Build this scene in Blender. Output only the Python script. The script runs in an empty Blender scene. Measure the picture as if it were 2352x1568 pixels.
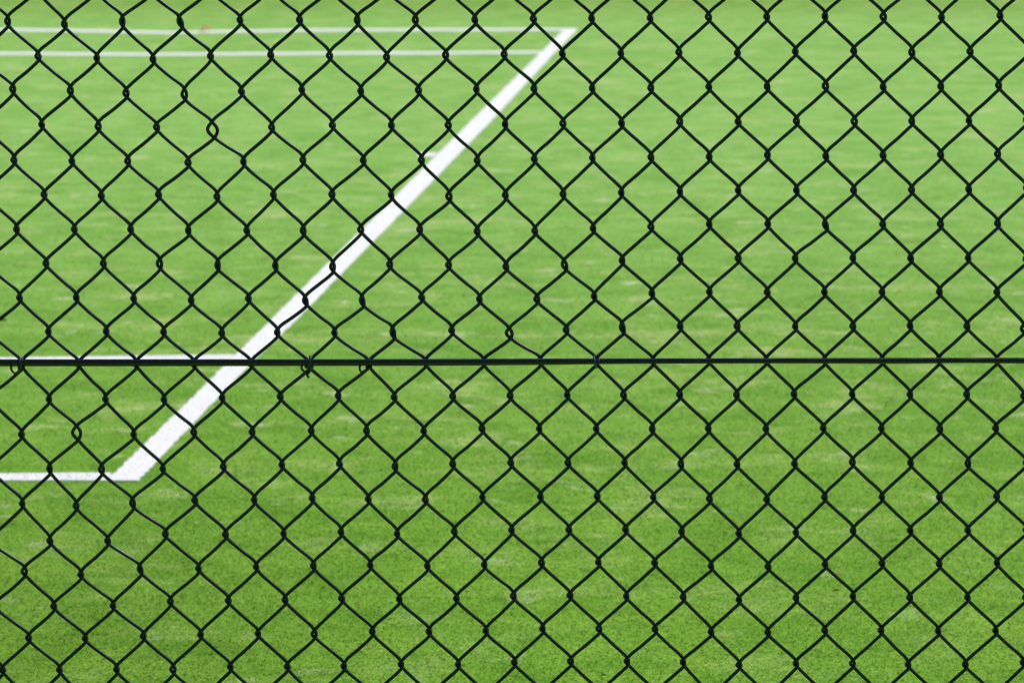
# Chain-link fence in front of a marked artificial-turf tennis court (all lengths in metres unless noted)
import bpy, bmesh, math, random
import numpy as np
from mathutils import Vector
random.seed(11)
sc = bpy.context.scene
col = sc.collection
R = math.radians

# surveyed positions. KNOTS: twists of the mesh, (x, z) in mm on the fence plane y = 0, row by row
KNOTS = [
 [(-625.4,1215.6),(-555.1,1212.0),(-483.2,1215.2),(-411.4,1214.7),(-337.2,1217.4),(-263.3,1217.8),(-191.9,1217.4),(-119.9,1217.8),(-46.1,1217.8),(26.5,1219.2),(98.7,1219.6),(171.2,1220.1),(243.5,1221.4),(315.7,1221.9),(387.9,1222.5),(460.2,1221.9),(532.4,1221.4),(604.9,1223.4)],
 [(-588.8,1172.4),(-516.0,1170.2),(-446.1,1168.7),(-374.6,1172.6),(-299.7,1174.2),(-226.8,1173.3),(-155.9,1171.5),(-82.5,1174.2),(-9.8,1175.1),(62.5,1176.0),(135.2,1176.6),(207.3,1177.8),(280.0,1177.1),(351.9,1178.9),(424.4,1179.7),(496.6,1177.8),(568.9,1178.9),(641.0,1180.2)],
 [(-621.5,1131.4),(-549.8,1129.6),(-480.6,1126.5),(-408.0,1125.0),(-336.9,1128.6),(-261.7,1131.0),(-188.3,1129.2),(-116.5,1130.5),(-44.4,1131.6),(27.3,1132.5),(99.8,1132.8),(172.8,1133.4),(245.0,1134.7),(317.5,1135.2),(390.1,1135.9),(461.9,1134.7),(533.6,1135.6),(605.6,1136.9)],
 [(-586.6,1087.1),(-516.2,1084.9),(-443.4,1084.0),(-373.6,1080.7),(-299.8,1084.0),(-224.1,1086.7),(-150.5,1086.6),(-79.6,1086.7),(-8.6,1088.0),(63.5,1088.9),(136.5,1089.3),(209.2,1091.3),(282.0,1091.3),(354.6,1092.1),(426.8,1091.7),(498.5,1092.2),(569.8,1092.6),(641.3,1093.5)],
 [(-622.5,1042.7),(-550.1,1041.6),(-480.3,1041.6),(-405.0,1039.7),(-335.7,1040.6),(-261.4,1043.0),(-185.9,1042.5),(-113.3,1043.0),(-43.5,1042.5),(27.8,1044.5),(100.4,1045.8),(173.6,1046.7),(246.4,1047.3),(319.1,1049.5),(392.1,1048.0),(463.5,1049.1),(535.5,1050.0),(606.7,1050.8)],
 [(-586.0,999.2),(-514.4,997.9),(-442.6,999.3),(-369.5,996.9),(-298.8,999.2),(-225.5,999.7),(-151.3,998.8),(-79.0,997.3),(-8.4,998.8),(63.9,1000.1),(136.8,1002.1),(210.1,1003.4),(283.1,1004.9),(356.0,1005.2),(427.6,1005.2),(500.1,1005.8),(571.7,1006.5),(643.8,1008.0)],
 [(-621.7,955.3),(-549.2,955.3),(-478.5,955.3),(-406.2,953.8),(-332.8,953.8),(-262.1,953.8),(-189.8,955.3),(-115.8,955.3),(-43.7,953.0),(28.6,953.8),(101.7,956.8),(174.3,959.0),(247.3,962.1),(320.7,962.7),(393.2,961.4),(465.0,962.3),(537.4,962.7),(609.0,963.4)],
 [(-585.9,912.2),(-513.8,912.2),(-443.2,911.6),(-370.2,909.7),(-297.6,909.2),(-225.7,907.9),(-153.8,911.0),(-79.8,910.3),(-7.7,908.2),(66.0,910.3),(138.3,916.3),(211.4,918.1),(284.2,919.0),(355.9,919.0),(428.4,919.6),(501.0,919.0),(573.2,919.6),(645.9,918.1)],
 [(-620.4,868.3),(-548.9,868.3),(-476.7,867.4),(-404.3,865.3),(-332.1,867.4),(-260.4,864.4),(-188.7,864.4),(-113.9,869.1),(-41.1,866.8),(31.3,866.8),(103.4,870.5),(176.1,874.3),(248.5,876.2),(321.3,875.8),(393.3,876.2),(465.9,876.2),(538.2,876.5),(610.6,876.2)],
 [(-585.3,825.0),(-512.2,825.4),(-439.8,824.7),(-366.5,823.3),(-296.3,824.1),(-224.2,823.7),(-150.3,823.7),(-76.2,826.9),(-3.5,823.2),(68.3,827.5),(139.2,830.3),(212.1,832.2),(284.0,832.5),(357.3,832.2),(430.0,832.5),(502.2,833.1),(574.0,832.5),(645.7,829.3)],
 [(-620.1,782.7),(-548.1,783.3),(-475.4,783.3),(-402.3,783.3),(-330.2,783.7),(-256.8,782.7),(-181.5,784.0),(-109.7,785.5),(-36.3,786.1),(35.5,787.1),(106.2,787.6),(177.9,787.4),(248.5,788.9),(321.0,788.6),(395.0,788.6),(467.5,788.9),(539.3,788.9),(612.3,788.6)],
 [(-586.8,738.0),(-515.1,738.0),(-441.0,737.4),(-367.3,739.9),(-293.7,741.4),(-220.2,742.7),(-149.4,740.8),(-75.2,742.3),(-2.4,743.1),(69.9,743.7),(141.2,743.7),(212.3,744.6),(284.4,744.2),(357.1,745.0),(430.8,745.0),(504.0,744.6),(575.9,745.0),(648.2,742.7)],
 [(-622.9,692.5),(-552.7,694.4),(-480.5,692.5),(-404.1,695.3),(-330.0,695.9),(-254.9,697.6),(-184.8,697.6),(-112.3,697.2),(-38.2,700.1),(34.5,700.1),(106.8,700.1),(177.9,700.1),(249.0,700.5),(322.1,700.1),(394.9,701.0),(468.8,700.7),(542.9,700.1),(613.8,701.0)],
 [(-588.4,647.8),(-522.4,646.9),(-444.4,647.8),(-367.3,650.7),(-292.9,653.0),(-219.5,654.5),(-148.9,651.1),(-75.5,654.5),(-1.7,655.8),(71.1,656.0),(143.1,656.0),(214.7,654.5),(286.1,654.1),(359.2,654.9),(432.7,657.0),(506.8,656.0),(579.7,655.5),(653.5,656.4)],
 [(-624.5,602.4),(-555.8,599.5),(-483.7,602.9),(-404.4,606.8),(-328.7,607.3),(-254.8,609.6),(-183.3,608.3),(-110.6,607.7),(-37.8,611.2),(36.2,611.9),(108.5,612.5),(179.9,611.2),(251.5,609.1),(324.6,608.3),(398.0,611.2),(471.2,611.5),(544.7,611.0),(617.5,612.5)],
 [(-590.4,553.6),(-516.7,553.6),(-442.7,562.7),(-366.0,562.1),(-291.8,563.2),(-218.5,565.5),(-146.8,563.0),(-73.8,566.1),(-0.7,568.0),(72.5,568.4),(144.9,568.8),(216.5,566.1),(289.5,563.6),(362.4,565.2),(435.4,567.5),(508.4,567.5),(581.8,567.8),(656.1,568.4)],
 [(-624.2,513.5),(-552.0,509.1),(-475.9,515.9),(-401.3,517.4),(-327.5,519.3),(-254.2,520.7),(-181.5,521.8),(-108.4,520.7),(-35.6,522.6),(37.6,525.1),(110.4,525.7),(182.3,525.1),(254.5,520.7),(327.5,519.9),(400.3,523.2),(473.1,524.5),(546.4,523.8),(620.3,525.1)],
 [(-587.7,467.5),(-511.9,468.1),(-438.1,473.9),(-363.8,474.9),(-291.0,475.9),(-218.5,477.8),(-144.6,477.2),(-71.4,477.8),(1.7,481.1),(74.2,482.0),(146.4,481.1),(219.2,480.1),(290.8,476.4),(363.9,478.8),(436.8,481.1),(509.8,479.3),(583.7,479.7),(658.1,479.7)],
 [(-621.2,425.4),(-548.6,424.8),(-473.8,427.7),(-400.1,429.9),(-326.4,431.2),(-254.2,430.6),(-179.6,434.1),(-106.7,434.1),(-33.8,435.1),(39.1,438.0),(111.6,438.0),(183.5,437.1),(255.5,433.8),(328.4,433.2),(401.5,435.7),(473.8,435.7),(547.1,435.1),(620.9,435.7)],
 [(-582.6,382.9),(-509.2,383.5),(-436.5,383.5),(-362.6,386.8),(-289.4,387.4),(-216.5,388.0),(-142.9,390.3),(-69.5,390.3),(2.8,393.3),(75.3,394.6),(147.9,394.6),(220.0,393.3),(292.0,389.9),(365.2,391.7),(438.0,391.9),(509.6,390.3),(583.3,390.7),(657.4,393.3)],
]
OPEN = {(0, 0): (1.85, 6.7, 0.3), (0, 3): (1.66, 8.1, 1.9), (2, 3): (2.22, 8.1, 0.3), (3, 3): (4.80, 11.8, 1.3), (3, 1): (2.03, 6.1, 0.3), (2, 0): (2.03, 6.1, 0.3), (2, 1): (2.03, 6.1, 0.3), (2, 2): (2.03, 6.1, 0.3), (0, 6): (1.85, 6.5, 0.3), (0, 7): (2.03, 6.3, 0.3), (0, 15): (2.22, 6.1, 0.3), (2, 14): (2.22, 6.1, 0.3), (3, 14): (2.22, 5.9, 0.3), (1, 15): (2.03, 6.1, 0.3), (7, 2): (2.22, 7.4, 0.3), (12, 1): (4.06, 10.9, 0.8), (7, 9): (2.03, 7.8, 1.5), (6, 14): (1.66, 7.8, 1.5), (9, 8): (2.96, 7.8, 0.8), (8, 6): (1.66, 8.1, 1.1), (9, 6): (1.66, 8.5, 1.2), (9, 10): (1.66, 8.5, 1.2), (5, 7): (2.22, 6.5, 0.3), (9, 17): (2.40, 6.7, 0.3), (13, 6): (1.85, 6.7, 0.3), (13, 0): (1.66, 7.0, 0.3), (13, 1): (2.03, 7.0, 0.3), (13, 11): (1.85, 6.7, 0.3), (16, 0): (2.22, 6.7, 0.3), (18, 5): (2.22, 5.9, 0.3), (19, 2): (2.22, 6.5, 0.3), (6, 5): (1.85, 6.5, 0.3), (6, 3): (1.66, 6.3, 0.3), (12, 16): (2.03, 5.9, 0.3), (12, 11): (1.85, 6.1, 0.3), (7, 5): (1.85, 7.4, 0.3), (14, 2): (1.85, 7.4, 0.9), (16, 2): (1.66, 7.4, 1.3), (8, 5): (1.66, 6.7, 1.1), (13, 16): (1.85, 7.0, 0.3), (7, 3): (1.66, 7.4, 0.3), (7, 4): (1.66, 6.7, 0.3), (0, 2): (1.66, 7.8, 0.3), (4, 4): (1.66, 5.5, 0.3), (12, 6): (1.85, 6.3, 0.3)}
FRONT_WIRE = [(-645.3, 788.8), (-428.5, 788.9), (-309.8, 788.9), (-92.9, 789.3), (77.4, 789.8), (294.2, 790.3), (490.4, 790.7), (645.3, 790.9)]
BACK_WIRE = [(-646.4, 785.3), (-491.3, 785.3), (-310.3, 785.5), (-93.1, 786.0), (25.9, 786.8), (129.3, 788.1), (294.7, 788.9), (413.6, 788.7), (480.9, 788.3), (558.4, 789.3), (604.9, 789.1), (646.3, 788.7)]
TIES = [
 [[(-621.9, 784.4, 3), (-621.4, 793.0, -6), (-619.7, 792.5, -14), (-618.8, 788.3, -17), (-619.2, 781.0, -9), (-619.6, 778.2, 0), (-619.5, 783.2, 4), (-617.7, 793.5, -6), (-616.9, 792.6, -15), (-618.3, 787.3, -17), (-621.4, 780.0, -12), (-623.6, 775.5, -8), (-627.5, 773.2, -7), (-631.2, 775.6, -6), (-632.8, 779.7, -5), (-632.1, 783.3, -2)],
  [(-620.1, 776.8, -4), (-616.6, 779.3, -6), (-617.0, 782.5, -6), (-622.7, 782.0, -6), (-622.8, 778.8, -6), (-620.1, 776.8, -4)]],
 [[(-256.6, 783.4, 3), (-254.8, 794.6, -6), (-253.8, 794.0, -14), (-254.7, 789.4, -17), (-257.3, 782.2, -10), (-255.9, 776.0, 0), (-254.1, 781.1, 4), (-252.3, 793.9, -5), (-253.4, 794.4, -13), (-254.2, 787.3, -17), (-254.3, 778.0, -10), (-256.6, 773.7, -7), (-259.2, 771.4, -6), (-257.7, 769.0, -7), (-256.6, 767.6, -8)],
  [(-264.0, 783.8, -2), (-265.9, 780.7, -5), (-264.9, 777.7, -6), (-261.7, 774.8, -7), (-258.6, 771.8, -8), (-257.6, 768.7, -8)],
  [(-257.6, 778.8, -6), (-251.9, 780.9, -6), (-252.9, 782.5, -6), (-260.7, 782.5, -6), (-259.7, 779.3, -6)]],
 [[(-189.5, 784.2, -1), (-192.0, 781.6, -4), (-192.4, 778.3, -6), (-190.3, 774.8, -7), (-186.7, 776.6, -8), (-182.0, 779.2, -8), (-179.6, 782.1, -4), (-179.8, 785.7, 2), (-180.0, 791.3, -5)],
  [(-184.6, 781.4, -6), (-182.6, 778.8, -6), (-177.9, 780.9, -6), (-178.4, 782.5, -6)]],
 [[(104.7, 783.4, 3), (103.4, 794.7, -4), (103.7, 793.3, -13), (104.7, 788.3, -17), (105.9, 783.1, -9), (107.8, 779.4, 2), (108.9, 787.4, 4), (109.6, 793.4, -5), (109.9, 792.3, -13), (108.8, 789.2, -16)]],
]
LINES = {"baseline": [[[-0.8688, 2.7318],[-0.8612, 2.8066],[-0.8394, 2.9945],[-0.7111, 4.1904],[-0.5258, 5.9713],[-0.4863, 6.342],[-0.2912, 8.2363],[0.1504, 12.4213],[0.2936, 13.7816]],[[-0.7994, 2.7318],[-0.7738, 2.9945],[-0.6591, 4.0949],[-0.5817, 4.7475],[-0.508, 5.4576],[-0.4086, 6.3599],[-0.0887, 9.3575],[0.2116, 12.3117],[0.3659, 13.7816]], 0.0022], "near_doubles": [[[-1.1348, 2.8041],[-1.1082, 2.8041],[-0.9758, 2.8081],[-0.8698, 2.8121]],[[-1.1238, 2.7353],[-1.0977, 2.7368],[-0.966, 2.7368],[-0.8605, 2.736]], 0.0014], "near_singles": [[[-1.3478, 4.1353],[-1.3166, 4.1381],[-1.003, 4.1578],[-0.8775, 4.1691],[-0.7146, 4.1804]],[[-1.3358, 4.0603],[-1.3049, 4.0631],[-0.994, 4.0824],[-0.8696, 4.0935],[-0.7184, 4.1018]], 0.0014], "centre_mark": [[[-0.3643, 8.33],[-0.2872, 8.3363]],[[-0.3611, 8.2178],[-0.3001, 8.2178]], 0.0014], "far_singles": [[[-2.6723, 12.4143],[-2.6086, 12.4077],[-1.8733, 12.3638],[-1.2513, 12.3967],[-0.8774, 12.4254],[-0.5224, 12.4298],[-0.1047, 12.4674],[0.1634, 12.4718]],[[-2.6513, 12.2831],[-2.5881, 12.2766],[-1.8586, 12.2334],[-1.2418, 12.2701],[-0.8707, 12.2983],[-0.5184, 12.3027],[-0.1039, 12.3419],[0.1456, 12.3529]], 0.0014], "far_doubles": [[[-2.8925, 13.7908],[-2.8239, 13.7856],[-2.4804, 13.7521],[-2.133, 13.6753],[-1.9018, 13.6118],[-1.6816, 13.6499],[-1.3504, 13.7188],[-0.9477, 13.765],[-0.3389, 13.7856],[0.2939, 13.796]],[[-2.8679, 13.6372],[-2.8007, 13.6372],[-2.4604, 13.6068],[-2.115, 13.5237],[-1.8876, 13.4787],[-1.6686, 13.5112],[-1.3402, 13.5815],[-0.9408, 13.6321],[-0.3363, 13.6499],[0.2827, 13.6626]], 0.0014]}
DEBRIS = [('leaf_orange', -1.6668, 13.5875, 0.075, 4), ('needle', -0.7497, 5.7084, 0.035, 25), ('needle', -0.1351, 5.0303, 0.012, -10), ('needle', 0.0777, 4.2266, 0.03, -40), ('needle', 0.1816, 4.4624, 0.022, 15), ('needle', 0.2042, 3.8378, 0.022, 5), ('needle', 0.3768, 5.1627, 0.05, 20), ('leaf_brown', -1.3838, 4.604, 0.03, 10), ('needle', 1.1061, 5.0856, 0.014, 0), ('leaf_brown', 0.6017, 1.7897, 0.012, 0), ('leaf_red', 0.3725, 1.4764, 0.011, 60), ('leaf_red', 0.6648, 1.4242, 0.01, 10), ('leaf_brown', 0.5341, 1.3858, 0.006, 0), ('leaf_tan', 0.3895, 2.1358, 0.01, 0), ('leaf_tan', 0.3202, 1.6976, 0.01, 0), ('leaf_white', 0.9921, 2.5126, 0.009, 0), ('leaf_red', 0.6189, 1.9089, 0.01, 30), ('leaf_yellow', -0.2483, 1.4037, 0.01, 0), ('leaf_yellow', -0.2794, 1.6891, 0.009, 0), ('leaf_red', -0.0462, 2.3068, 0.007, 0), ('needle', -0.2652, 2.0839, 0.012, 60), ('leaf_brown', -0.0524, 2.0583, 0.009, 0), ('leaf_brown', 0.1541, 1.2393, 0.01, 0), ('leaf_red', -0.511, 1.4528, 0.009, 20), ('leaf_brown', 1.0037, 3.6941, 0.008, 0)]


# ------------------------------------------------------------------ materials
def new_mat(name):
    m = bpy.data.materials.new(name); m.use_nodes = True
    nt = m.node_tree
    return m, nt, nt.nodes['Principled BSDF']

def N(nt, kind, **kw):
    n = nt.nodes.new(kind)
    for k, v in kw.items():
        if k in n.inputs.keys(): n.inputs[k].default_value = v
        else: setattr(n, k, v)
    return n

def ramp(nt, src, stops, interp='LINEAR'):
    r = nt.nodes.new('ShaderNodeValToRGB'); r.color_ramp.interpolation = interp
    el = r.color_ramp.elements
    while len(el) < len(stops): el.new(0.5)
    for e, (p, c) in zip(el, stops):
        e.position = p; e.color = (c, c, c, 1) if isinstance(c, (int, float)) else (*c, 1)
    nt.links.new(src, r.inputs['Fac'])
    return r.outputs['Color']

def mix(nt, fac, a, b, mode='MIX'):
    m = nt.nodes.new('ShaderNodeMix'); m.data_type = 'RGBA'; m.blend_type = mode; m.clamp_factor = True
    for s, v in ((m.inputs[0], fac), (m.inputs[6], a), (m.inputs[7], b)):
        if isinstance(v, bpy.types.NodeSocket): nt.links.new(v, s)
        elif isinstance(v, (int, float)) and s == m.inputs[0]: s.default_value = v
        else: s.default_value = (*v, 1) if len(v) == 3 else v
    return m.outputs[2]

def mapped(nt, scale, rot=0, loc=(0, 0, 0)):
    g = nt.nodes.get('GEO') or nt.nodes.new('ShaderNodeNewGeometry'); g.name = 'GEO'
    mp = nt.nodes.new('ShaderNodeMapping'); mp.inputs['Scale'].default_value = scale
    mp.inputs['Rotation'].default_value = (0, 0, rot); mp.inputs['Location'].default_value = loc
    nt.links.new(g.outputs['Position'], mp.inputs['Vector'])
    return mp.outputs['Vector']

def noise(nt, scale, detail=3, rough=0.55, vec=None, dist=0):
    n = N(nt, 'ShaderNodeTexNoise', Scale=scale, Detail=detail, Roughness=rough, Distortion=dist)
    nt.links.new(vec, n.inputs['Vector'])
    return n.outputs['Fac']

def math_node(nt, op, a, b=None):
    m = nt.nodes.new('ShaderNodeMath'); m.operation = op
    for i, v in enumerate((a, b)):
        if v is None: continue
        if isinstance(v, (int, float)): m.inputs[i].default_value = v
        else: nt.links.new(v, m.inputs[i])
    return m.outputs[0]

G_DARK = (0.110, 0.276, 0.011)
G_MID = (0.162, 0.360, 0.024)
G_LITE = (0.250, 0.450, 0.044)
G_TAN = (0.530, 0.620, 0.230)

def turf_color(nt, blades=False):
    wide = mapped(nt, (1.0, 1.2, 1), rot=0.05)
    wide2 = mapped(nt, (1.0, 1.3, 1), rot=-0.1, loc=(3, 7, 0))
    c = mix(nt, ramp(nt, noise(nt, 1.6, 4, .6, wide), [(.34, 0.), (.66, 1.)]), G_MID, tuple(.45*a+.55*b for a, b in zip(G_MID, G_LITE)))
    c = mix(nt, ramp(nt, noise(nt, 5.5, 5, .68, wide, .4), [(.36, .65), (.56, 0.)]), c, G_DARK)          # darker tufts
    c = mix(nt, ramp(nt, noise(nt, 7, 5, .7, wide2, .3), [(.50, 0.), (.70, .75)]), c, G_LITE)
    g = nt.nodes['GEO']; sx = nt.nodes.new('ShaderNodeSeparateXYZ'); nt.links.new(g.outputs['Position'], sx.inputs[0])
    def span(axis, lo, hi):
        n = N(nt, 'ShaderNodeMapRange'); n.interpolation_type = 'SMOOTHSTEP'; nt.links.new(sx.outputs[axis], n.inputs['Value'])
        n.inputs['From Min'].default_value = lo; n.inputs['From Max'].default_value = hi; return n.outputs[0]
    # grazing sky sheen painted in as a far tint; a duller strip behind the far sideline; vignette painted as a darker near-left corner
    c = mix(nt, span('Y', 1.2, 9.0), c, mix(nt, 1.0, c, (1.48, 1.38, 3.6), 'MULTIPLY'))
    play = N(nt, 'ShaderNodeMapRange'); nt.links.new(sx.outputs['Y'], play.inputs['Value'])      # wear grows where players stand
    play.inputs['From Min'].default_value = 1.5; play.inputs['From Max'].default_value = 4.2; play.inputs['To Min'].default_value = .32
    worn = lambda f: math_node(nt, 'MULTIPLY', f, play.outputs[0])
    c = mix(nt, worn(ramp(nt, noise(nt, 3.4, 6, .76, wide2, .2), [(.53, 0.), (.70, .85)])), c, G_TAN)          # worn, sandy scuffs
    c = mix(nt, worn(ramp(nt, noise(nt, 6.5, 4, .62, mapped(nt, (1, 1.15, 1), loc=(9, 2, 0)), .2), [(.61, 0.), (.74, .85)])), c, (.68, .72, .42))
    c = mix(nt, span('Y', 14.0, 15.9), c, mix(nt, 1.0, c, (.82, .80, .62), 'MULTIPLY'))
    vignette_mask = math_node(nt, 'MULTIPLY', span('X', .1, -.9), span('Y', 3.2, 1.3))  # corner falloff darkened into the turf colour
    c = mix(nt, vignette_mask, c, mix(nt, 1.0, c, (.82, .82, .80), 'MULTIPLY'))
    fine = noise(nt, 160, 3, .75, mapped(nt, (1, .5, 1), rot=.2))
    finer = noise(nt, 420, 2, .7, mapped(nt, (.8, .5, 1), rot=-.3))
    tuft = noise(nt, 62, 3, .7, mapped(nt, (1, .8, 1), rot=.2))
    c = mix(nt, 1.0, c, ramp(nt, tuft, [(.28, .82), (.50, 1.0), (.72, 1.20)]), 'MULTIPLY')
    if blades:
        at = nt.nodes.new('ShaderNodeAttribute'); at.attribute_name = 'shade'
        c = mix(nt, 1.0, c, ramp(nt, at.outputs['Fac'], [(0., 1.30), (.5, 1.38), (1., 1.48)]), 'MULTIPLY')
    else:
        c = mix(nt, 1.0, c, ramp(nt, fine, [(.28, .66), (.50, 1.0), (.72, 1.38)]), 'MULTIPLY')
        c = mix(nt, 1.0, c, ramp(nt, finer, [(.30, .75), (.50, 1.0), (.70, 1.25)]), 'MULTIPLY')
    return c, fine, finer

def turf_material(name='artificial_turf', blades=False):
    m, nt, b = new_mat(name)
    c, fine, finer = turf_color(nt, blades)
    nt.links.new(c, b.inputs['Base Color'])
    b.inputs['Roughness'].default_value = .7
    b.inputs['Specular IOR Level'].default_value = .15
    if not blades:
        h = math_node(nt, 'ADD', math_node(nt, 'MULTIPLY', fine, .7), math_node(nt, 'MULTIPLY', finer, .4))
        bp = N(nt, 'ShaderNodeBump', Strength=.5, Distance=.006)
        nt.links.new(h, bp.inputs['Height']); nt.links.new(bp.outputs[0], b.inputs['Normal'])
    return m

def paint_material():
    m, nt, b = new_mat('white_turf_line')
    iso = mapped(nt, (1, 1, 1))
    c = mix(nt, ramp(nt, noise(nt, 24, 4, .65, iso), [(.45, 0.), (.8, .5)]), (.96, .95, .94), (.87, .86, .86))
    c = mix(nt, 1.0, c, ramp(nt, noise(nt, 170, 3, .7, iso), [(.3, .90), (.55, 1.0)]), 'MULTIPLY')
    nt.links.new(c, b.inputs['Base Color']); b.inputs['Roughness'].default_value = .9
    b.inputs['Specular IOR Level'].default_value = .1
    bp = N(nt, 'ShaderNodeBump', Strength=.4, Distance=.003)
    nt.links.new(noise(nt, 260, 3, .7, iso), bp.inputs['Height']); nt.links.new(bp.outputs[0], b.inputs['Normal'])
    return m

def wire_material(name, base, rough, tint=(.55, .80, .95, 1)):
    m, nt, b = new_mat(name)
    pos = mapped(nt, (1, 1, 1))
    c = mix(nt, noise(nt, 60, 3, .6, pos), base, tuple(v*2.2+.001 for v in base))
    nt.links.new(c, b.inputs['Base Color'])
    rr = ramp(nt, noise(nt, 35, 3, .6, pos), [(.3, rough-.06), (.7, rough+.1)])
    nt.links.new(rr, b.inputs['Roughness'])
    b.inputs['Specular IOR Level'].default_value = .85; b.inputs['Specular Tint'].default_value = tint
    bp = N(nt, 'ShaderNodeBump', Strength=.25, Distance=.0004)
    nt.links.new(noise(nt, 700, 2, .6, pos), bp.inputs['Height']); nt.links.new(bp.outputs[0], b.inputs['Normal'])
    return m

def simple_material(name, c1, c2):
    m, nt, b = new_mat(name)
    nt.links.new(mix(nt, noise(nt, 250, 3, .6, mapped(nt, (1, 1, 1))), c1, c2), b.inputs['Base Color'])
    b.inputs['Roughness'].default_value = .8
    return m

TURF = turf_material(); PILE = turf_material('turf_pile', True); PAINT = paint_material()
WIRE = wire_material('green_black_vinyl', (.0005, .0014, .0018), .27)
RAILM = wire_material('line_wire_vinyl', (.0004, .0008, .0014), .24, (.55, .66, .95, 1))
TIEM = wire_material('tie_wire_vinyl', (.010, .016, .020), .42)
LEAFM = {'needle': simple_material('dry_needle', (.30, .12, .05), (.40, .24, .08)),
         'leaf_orange': simple_material('orange_leaf', (.78, .56, .22), (.84, .64, .32)),
         'leaf_brown': simple_material('brown_leaf', (.10, .045, .02), (.20, .09, .04)),
         'leaf_red': simple_material('red_leaf', (.34, .10, .05), (.42, .20, .08)),
         'leaf_tan': simple_material('tan_leaf', (.48, .34, .16), (.40, .28, .12)),
         'leaf_yellow': simple_material('yellow_leaf', (.62, .50, .12), (.52, .40, .10)),
         'leaf_white': simple_material('white_petal', (.80, .80, .76), (.70, .72, .66))}

# ------------------------------------------------------------------ mesh helpers
def link(name, bm, m, parent=None, smooth=True):
    me = bpy.data.meshes.new(name); bm.to_mesh(me); bm.free()
    if smooth:
        for p in me.polygons: p.use_smooth = True
    o = bpy.data.objects.new(name, me); me.materials.append(m); col.objects.link(o)
    if parent: o.parent = parent
    return o

def spline(pts, n):
    """centripetal Catmull-Rom through pts"""
    P = [Vector(p) for p in pts]
    P = [P[0]*2-P[1]] + P + [P[-1]*2-P[-2]]
    out = []
    for i in range(1, len(P)-2):
        p0, p1, p2, p3 = P[i-1:i+3]
        t0 = 0.; t1 = t0+max((p1-p0).length, 1e-6)**.5; t2 = t1+max((p2-p1).length, 1e-6)**.5; t3 = t2+max((p3-p2).length, 1e-6)**.5
        for k in range(n):
            t = t1+(t2-t1)*k/n
            a1 = (t1-t)/(t1-t0)*p0+(t-t0)/(t1-t0)*p1
            a2 = (t2-t)/(t2-t1)*p1+(t-t1)/(t2-t1)*p2
            a3 = (t3-t)/(t3-t2)*p2+(t-t2)/(t3-t2)*p3
            b1 = (t2-t)/(t2-t0)*a1+(t-t0)/(t2-t0)*a2
            b2 = (t3-t)/(t3-t1)*a2+(t-t1)/(t3-t1)*a3
            out.append((t2-t)/(t2-t1)*b1+(t-t1)/(t2-t1)*b2)
    out.append(P[-2].copy())
    return out

def tube(bm, path, r, sides=9):
    n = len(path); prev = None; up = Vector((0.31, 0.9, 0.1)).normalized()
    first = None
    for i, p in enumerate(path):
        t = (path[min(i+1, n-1)]-path[max(i-1, 0)]).normalized()
        up = (up - t*up.dot(t))
        if up.length < 1e-4: up = t.orthogonal()
        up.normalize(); side = t.cross(up)
        rr = r(i/(n-1)) if callable(r) else r
        ring = [bm.verts.new(p+(up*math.cos(a)+side*math.sin(a))*rr) for a in (2*math.pi*k/sides for k in range(sides))]
        if prev:
            for k in range(sides):
                bm.faces.new((prev[k], prev[(k+1) % sides], ring[(k+1) % sides], ring[k]))
        else: first = ring
        prev = ring
    bm.faces.new(first[::-1]); bm.faces.new(prev)

# ------------------------------------------------------------------ the chain-link fence
fence = bpy.data.objects.new('chain_link_fence', None); col.objects.link(fence)
fence['label'] = 'black vinyl coated chain link fence with diamond mesh in front of the green court'
fence['category'] = 'fence'

WR = .00222                       # mesh wire radius
GX, GZ = 72.8, 85.6               # pitch of the mesh (mm) used beyond the surveyed part
grid = {}
for r, L in enumerate(KNOTS):
    for i, (x, z) in enumerate(L):
        grid[(r, 2*i+(r % 2))] = (x, z)
C0, C1, R0, R1 = -17, 52, -13, 28
def gx(r): return random.uniform(-.6, .6)
for r in range(0, 20):
    a = grid[(r, r % 2)]; s = (grid[(r, 6+(r % 2))][0]-a[0])/3
    for k in range(1, 10):
        c = r % 2-2*k
        if c < C0: break
        grid[(r, c)] = (a[0]-s*k+gx(r), a[1]+gx(r))
    b = grid[(r, 34+(r % 2))]; s = (b[0]-grid[(r, 28+(r % 2))][0])/3
    for k in range(1, 12):
        c = 34+(r % 2)+2*k
        if c > C1: break
        grid[(r, c)] = (b[0]+s*k+gx(r), b[1]+gx(r))
for c in range(C0, C1+1):
    rr = [r for r in range(20) if (r, c) in grid]
    if not rr: continue
    lo, hi = min(rr), max(rr)
    p, q = grid[(lo, c)], grid[(lo+6, c)]; dx = (p[0]-q[0])/3*.5
    for k in range(1, 12):
        if lo-2*k < R0: break
        grid[(lo-2*k, c)] = (p[0]+dx*k+gx(0), p[1]+GZ*k+gx(0))
    p, q = grid[(hi, c)], grid[(hi-6, c)]; dx = (p[0]-q[0])/3*.5
    dz = (q[1]-p[1])/3
    for k in range(1, 12):
        if hi+2*k > R1: break
        grid[(hi+2*k, c)] = (p[0]+dx*k+gx(0), p[1]-dz*k+gx(0))

shape = {}                        # half width and half height of every twist, mm
for key in grid:
    r, c = key
    w, h, ln = random.uniform(1.9, 2.35), random.uniform(4.0, 4.7), random.uniform(.1, .55)
    if (r, (c-(r % 2))//2) in OPEN and c >= 0: w, h, ln = OPEN[(r, (c-(r % 2))//2)]; h *= .84; w *= 1.12
    shape[key] = (w, h, ln)

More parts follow.
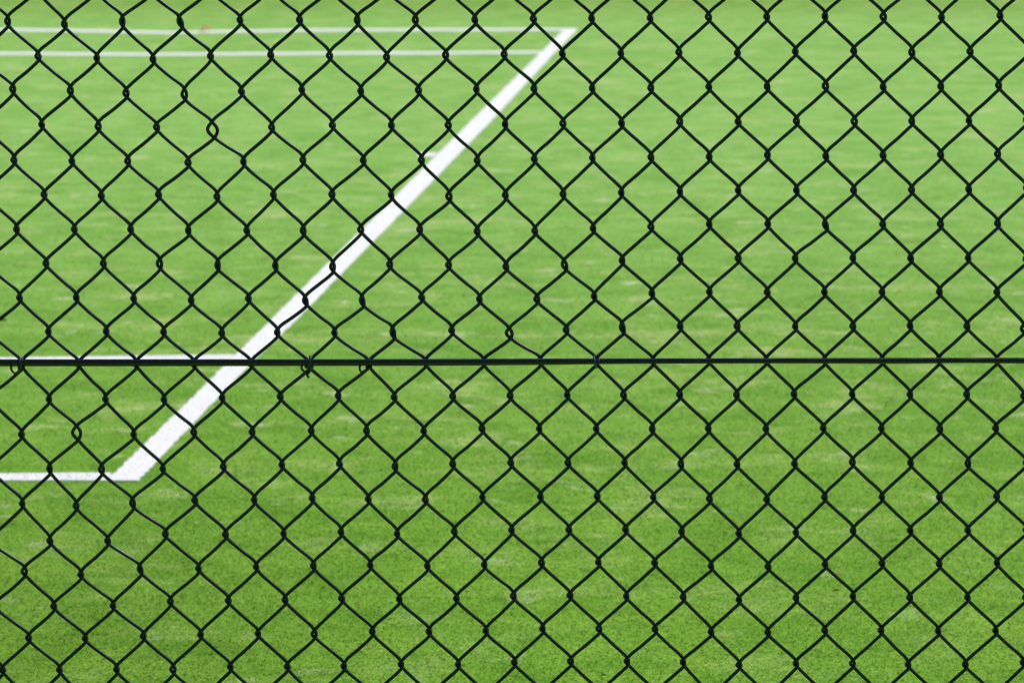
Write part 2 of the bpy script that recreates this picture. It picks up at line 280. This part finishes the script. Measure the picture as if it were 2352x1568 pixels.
def strand(s):
    pts = []
    rows = [r for r in range(R0, R1+1)]
    prev = None
    for r in rows:
        left = (s-r) % 2 == 0                 # twist on this strand's left side (shared with its left neighbour)
        c = s if left else s+1
        if (r, c) not in grid: continue
        x, z = grid[(r, c)]; w, h, lean = shape[(r, c)]
        up = Vector((x+.55-lean, 0, z+h)); lo = Vector((x+.75+lean, 0, z-h))
        d = WR*1000*1.02
        if left: up.y, lo.y = -d, d; lobe = [Vector((x-w-lean*.4, -d*.35, z+h*.28)), Vector((x-w+lean*.2, d*.45, z-h*.30))]
        else:    up.y, lo.y = d, -d; lobe = [Vector((x+w-lean*.2, d*.45, z+h*.30)), Vector((x+w+lean*.4, -d*.35, z-h*.28))]
        if prev is not None:
            a, b = prev, up
            v = b-a; n = Vector((v.z, 0, -v.x)).normalized()      # right-hand side of the direction of travel
            if v.x > 0: n = -n                                     # '\' segment: n points up-right
            else: n = -n
            sg = 1 if v.x > 0 else -1
            # wire leaves the lower crossing steeply, straightens, then turns down again into the next twist
            wob = random.uniform(.0, .5) + (random.uniform(0, .8) if s < 18 else 0)
            wob2 = random.uniform(.4, 1.1) + (random.uniform(0, .8) if s < 18 else 0)
            perp = Vector((abs(v.z), 0, sg*abs(v.x))).normalized()*sg   # outward, on the upper side of the segment
            if perp.z < 0: perp = -perp
            pts += [a+v*.15-perp*wob*.7, a+v*.5+perp*random.uniform(-.2, .2), a+v*.86+perp*wob2*.8]
        pts += [up]+lobe+[lo]
        prev = lo
    bm = bmesh.new()
    tube(bm, spline([p/1000 for p in pts], 3), WR, 8)
    return link('mesh_wire', bm, WIRE, fence)

for s in range(C0+1, C1-1):
    strand(s)

def straight_wire(pts, depth, r, name):
    ext_l = [(pts[0][0]-600, pts[0][1]+2), (pts[0][0]-250, pts[0][1])]; ext_r = [(pts[-1][0]+250, pts[-1][1]), (pts[-1][0]+620, pts[-1][1]+1)]
    P = [Vector((x/1000, depth/1000, z/1000)) for x, z in ext_l+list(pts)+ext_r]
    bm = bmesh.new(); tube(bm, spline(P, 6), r, 14)
    return link(name, bm, RAILM, fence)
straight_wire(FRONT_WIRE, -12.4, .00335, 'line_wire')
straight_wire(BACK_WIRE, -6.0, .00325, 'line_wire')

for t in TIES:
    bm = bmesh.new()
    for l in t:
        tube(bm, spline([Vector((x/1000, d/1000, z/1000)) for x, z, d in l], 6), .00135, 8)
    link('tie_wire', bm, TIEM, fence)

# ------------------------------------------------------------------ ground and court markings
def struct(o, label=None):
    o['kind'] = 'structure'
    if label: o['label'] = label
    return o

bm = bmesh.new()
bmesh.ops.create_grid(bm, x_segments=40, y_segments=40, size=400)
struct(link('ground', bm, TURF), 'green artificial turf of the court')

def marking(name, key, label, extend=0., rough=.0017):
    A, B, h = LINES[key]
    A = [Vector((x, y, h)) for x, y in A]; B = [Vector((x, y, h)) for x, y in B]
    if extend:                       # carry the line on to the net side of the court
        for L in (A, B): L.insert(0, Vector((extend, L[0].y, h)))
    def dense(L):
        out = []; tot = sum((L[i+1]-L[i]).length for i in range(len(L)-1))
        for i in range(len(L)-1):
            n = max(1, int((L[i+1]-L[i]).length/.006)) if L[i].x > -3.2 else 20
            out += [L[i].lerp(L[i+1], k/n) for k in range(n)]
        return out+[L[-1]]
    def arc(L, n):
        D = [0]
        for i in range(len(L)-1): D.append(D[-1]+(L[i+1]-L[i]).length)
        out = []; j = 0
        for k in range(n+1):
            t = D[-1]*k/n
            while j < len(D)-2 and D[j+1] < t: j += 1
            out.append(L[j].lerp(L[j+1], (t-D[j])/(D[j+1]-D[j])))
        return out
    ln = sum((A[i+1]-A[i]).length for i in range(len(A)-1))
    n = int(ln/.003)
    a, b = arc(A, n), arc(B, n)
    bm = bmesh.new(); pv = None; ja = jb = 0
    for p, q in zip(a, b):
        d = (q-p).normalized()
        ja = .45*ja+random.gauss(0, rough); jb = .45*jb+random.gauss(0, rough)
        x = bm.verts.new(p+d*ja); y = bm.verts.new(q+d*jb)
        if pv: bm.faces.new((pv[0], pv[1], y, x))
        pv = (x, y)
    bmesh.ops.recalc_face_normals(bm, faces=bm.faces)
    if bm.faces[:] and bm.faces[:][0].normal.z < 0: bmesh.ops.reverse_faces(bm, faces=bm.faces)
    struct(link(name, bm, PAINT, smooth=False), label)

marking('baseline', 'baseline', 'broad white baseline running diagonally away from the fence')
marking('doubles_sideline', 'near_doubles', 'white doubles sideline nearest the fence', -14, .0009)
marking('singles_sideline', 'near_singles', 'white singles sideline just above the horizontal line wire', -14, .0009)
marking('centre_mark', 'centre_mark', 'short white centre mark on the inner side of the baseline', 0, .002)
marking('singles_sideline', 'far_singles', 'far white singles sideline, lower of the two thin far lines', -14, .003)
marking('doubles_sideline', 'far_doubles', 'farthest white sideline at the far end of the baseline', -14, .003)

# ------------------------------------------------------------------ the pile of the turf near the fence, where it is seen in focus
rng = np.random.default_rng(5)
def density(y): return np.interp(y, [1.0, 3.0, 5.0, 9.0], [46000, 30000, 14000, 5000])
y = []; x = []
for y0 in np.arange(.9, 9.0, .1):
    hw = .162*(y0+4)+.45
    n = int(2*hw*.1*density(y0)); y.append(rng.uniform(y0, y0+.1, n)); x.append(rng.uniform(-hw, hw, n))
x = np.concatenate(x); y = np.concatenate(y)
def edge(key, side): return np.array(LINES[key][side])[:, :2]
bA, bB = edge('baseline', 0), edge('baseline', 1)
white = (y > bA[0, 1]) & (x > np.interp(y, bA[:, 1], bA[:, 0])) & (x < np.interp(y, bB[:, 1], bB[:, 0]))
for key in ('near_doubles', 'near_singles'):
    a, b = edge(key, 0), edge(key, 1)
    lo, hi = np.interp(x, b[:, 0], b[:, 1]), np.interp(x, a[:, 0], a[:, 1])
    white |= (y > lo) & (y < hi) & (x < a[-1, 0])
def pile(name, x, y, m, base, hscale=1.0):
    n = len(x); k = rng.uniform(0, 1, n)
    h = np.interp(y, [1, 4, 9], [.0030, .0024, .0012])*rng.uniform(.55, 1.15, n)*hscale
    w = rng.uniform(.0007, .0014, n)*np.interp(y, [1, 9], [1, 1.6])
    th = rng.uniform(0, math.pi, n)                       # blade width direction
    lean = rng.normal(.3, 1.3, n)*h; lean2 = rng.normal(.15, .7, n)*h
    V = np.zeros((n, 3, 3))
    V[:, 0] = np.stack([x-w*np.cos(th), y-w*np.sin(th), np.full(n, base)], 1)
    V[:, 1] = np.stack([x+w*np.cos(th), y+w*np.sin(th), np.full(n, base)], 1)
    V[:, 2] = np.stack([x+lean, y+lean2, base+h], 1)
    me = bpy.data.meshes.new(name)
    me.vertices.add(3*n); me.vertices.foreach_set('co', V.ravel())
    me.loops.add(3*n); me.loops.foreach_set('vertex_index', np.arange(3*n, dtype=np.int32))
    me.polygons.add(n); me.polygons.foreach_set('loop_start', np.arange(0, 3*n, 3, dtype=np.int32))
    me.polygons.foreach_set('loop_total', np.full(n, 3, dtype=np.int32))
    me.update(calc_edges=True)
    at = me.attributes.new('shade', 'FLOAT', 'POINT'); at.data.foreach_set('value', np.repeat(k, 3).astype(np.float32))
    me.materials.append(m); o = bpy.data.objects.new(name, me); col.objects.link(o)
    return o
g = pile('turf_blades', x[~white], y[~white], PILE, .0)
g['kind'] = 'stuff'; g['label'] = 'short green blades of the turf nearest the fence'; g['category'] = 'turf'
g = pile('painted_turf_blades', x[white], y[white], PAINT, .0012, 1.1)
g['kind'] = 'stuff'; g['label'] = 'white painted blades standing in the court lines'; g['category'] = 'turf'

# ------------------------------------------------------------------ small litter on the turf
LABELS = [
 "orange leaf lying on the farthest white sideline",
 "reddish pine needle on the turf inside the baseline, left half of the court",
 "tiny brown needle right of the baseline, above the line wire",
 "slanting brown needle just above the middle of the line wire",
 "pale brown needle up right of the slanting needle above the line wire",
 "short brown needle just below the line wire near its middle",
 "longest brown needle, on the turf right of centre above the line wire",
 "brown leaf at the left edge of the photo above the singles sideline",
 "small dark needle on the turf at right above the line wire",
 "dark brown leaf on the turf in the lower right quarter",
 "reddish leaf near the bottom edge, right of centre, leftmost of the bottom right specks",
 "reddish leaf near the bottom edge, rightmost of the bottom specks",
 "tiny dark leaf bit between the two reddish leaves near the bottom right edge",
 "tan leaf bit on the turf right of centre in the lower half",
 "pale tan leaf bit lower right of centre, below the other tan bit",
 "white petal on the turf near the right edge, lower half",
 "reddish leaf bit just above the dark brown leaf in the lower right",
 "yellow leaf bit near the bottom edge left of centre",
 "yellow leaf bit above the other yellow bit, left of centre",
 "tiny red leaf bit at the centre of the lower half",
 "tiny upright needle on the turf in the lower half left of centre",
 "brown leaf bit below the tiny red bit in the lower half",
 "brown leaf at the very bottom edge right of centre",
 "reddish leaf bit near the bottom edge in the left quarter",
 "brown leaf bit at right just below the line wire"
]
for (kind, x, y, L, ang), lab in zip(DEBRIS, LABELS):
    bm = bmesh.new(); a = R(ang)*1.0
    if kind == 'needle':
        pts = [Vector((t*L*.5*math.cos(a*2), t*L*.5*math.sin(a*2)*2.0, .003+.004*(1-t*t)+.002*t)) for t in (-1, -.5, 0, .5, 1)]
        tube(bm, spline(pts, 4), lambda t: .0011*(1-.6*t), 6)
        pts2 = [p+Vector((0, .002*(i-1), .0005*i)) for i, p in enumerate(pts)]
        tube(bm, spline(pts2, 4), lambda t: .0010*(1-.6*t), 6)
        o = link('pine_needle', bm, LEAFM[kind]); cat = 'needle'
    else:
        n = 8; rows_ = []
        for i in range(n+1):
            t = i/n; w = L*.34*math.sin(math.pi*min(1, t**.8))**.8+1e-5
            zz = .004+L*.22*math.sin(math.pi*t)*.6
            rows_.append([bm.verts.new(((t-.5)*L, k*w, zz+abs(k)*w*.9+(.1*L*t*t))) for k in (-1, -.5, 0, .5, 1)])
        for i in range(n):
            for k in range(4): bm.faces.new((rows_[i][k], rows_[i+1][k], rows_[i+1][k+1], rows_[i][k+1]))
        tube(bm, [Vector((-L*.5-L*.25*q, L*.05*q, .005+L*.05*q)) for q in (1, .5, 0)], L*.02, 5)
        o = link('fallen_leaf' if kind != 'leaf_white' else 'fallen_petal', bm, LEAFM[kind]); cat = 'leaf' if kind != 'leaf_white' else 'petal'
        o.rotation_euler.z = a
    o.location = (x, y, .004 if y < 7 else .0)
    o['label'] = lab; o['category'] = cat

# ------------------------------------------------------------------ light, sky, camera
w = bpy.data.worlds.new('World'); sc.world = w; w.use_nodes = True
nt = w.node_tree; bg = nt.nodes['Background']
sky = nt.nodes.new('ShaderNodeTexSky'); sky.sky_type = 'NISHITA'; sky.sun_disc = False
EL, AZ = R(58), R(55)
sky.sun_elevation = EL; sky.sun_rotation = AZ; sky.dust_density = 1.0; sky.air_density = 1.0
# added dark green band low in the sky, tree-like, keeps wire reflections dark
tc = nt.nodes.new('ShaderNodeTexCoord'); sx = nt.nodes.new('ShaderNodeSeparateXYZ'); nt.links.new(tc.outputs['Generated'], sx.inputs[0])
edge = nt.nodes.new('ShaderNodeTexNoise'); edge.inputs['Scale'].default_value = 9; edge.inputs['Detail'].default_value = 6; nt.links.new(tc.outputs['Generated'], edge.inputs['Vector'])
lift = math_node(nt, 'ADD', sx.outputs['Z'], math_node(nt, 'MULTIPLY', math_node(nt, 'SUBTRACT', edge.outputs['Fac'], .5), .35))
nt.links.new(mix(nt, ramp(nt, lift, [(.34, 0.), (.42, 1.)]), (.10, .17, .07), sky.outputs[0]), bg.inputs['Color']); bg.inputs['Strength'].default_value = .12
sun = bpy.data.lights.new('sun', 'SUN'); sun.energy = 3.1; sun.angle = R(24); sun.color = (1, .955, .87)
so = bpy.data.objects.new('sun', sun); col.objects.link(so)
d = Vector((math.sin(AZ)*math.cos(EL), math.cos(AZ)*math.cos(EL), math.sin(EL)))
so.rotation_euler = d.to_track_quat('Z', 'Y').to_euler()

cam = bpy.data.cameras.new('camera'); co = bpy.data.objects.new('camera', cam); col.objects.link(co)
co.location = (0, -4.0, 1.557); TH = math.atan(1377/7400)
co.rotation_euler = (math.pi/2-TH, 0, 0)
cam.sensor_width = 36; cam.lens = 36*7400/2352
cam.clip_start = .05; cam.clip_end = 2000
cam.dof.use_dof = True; cam.dof.focus_distance = 4.0/math.cos(TH); cam.dof.aperture_fstop = 12.5
sc.camera = co
sc.cycles.filter_width = 1.1
sc.view_settings.view_transform = 'Standard'; sc.view_settings.look = 'None'; sc.view_settings.exposure = 0; sc.view_settings.gamma = 1
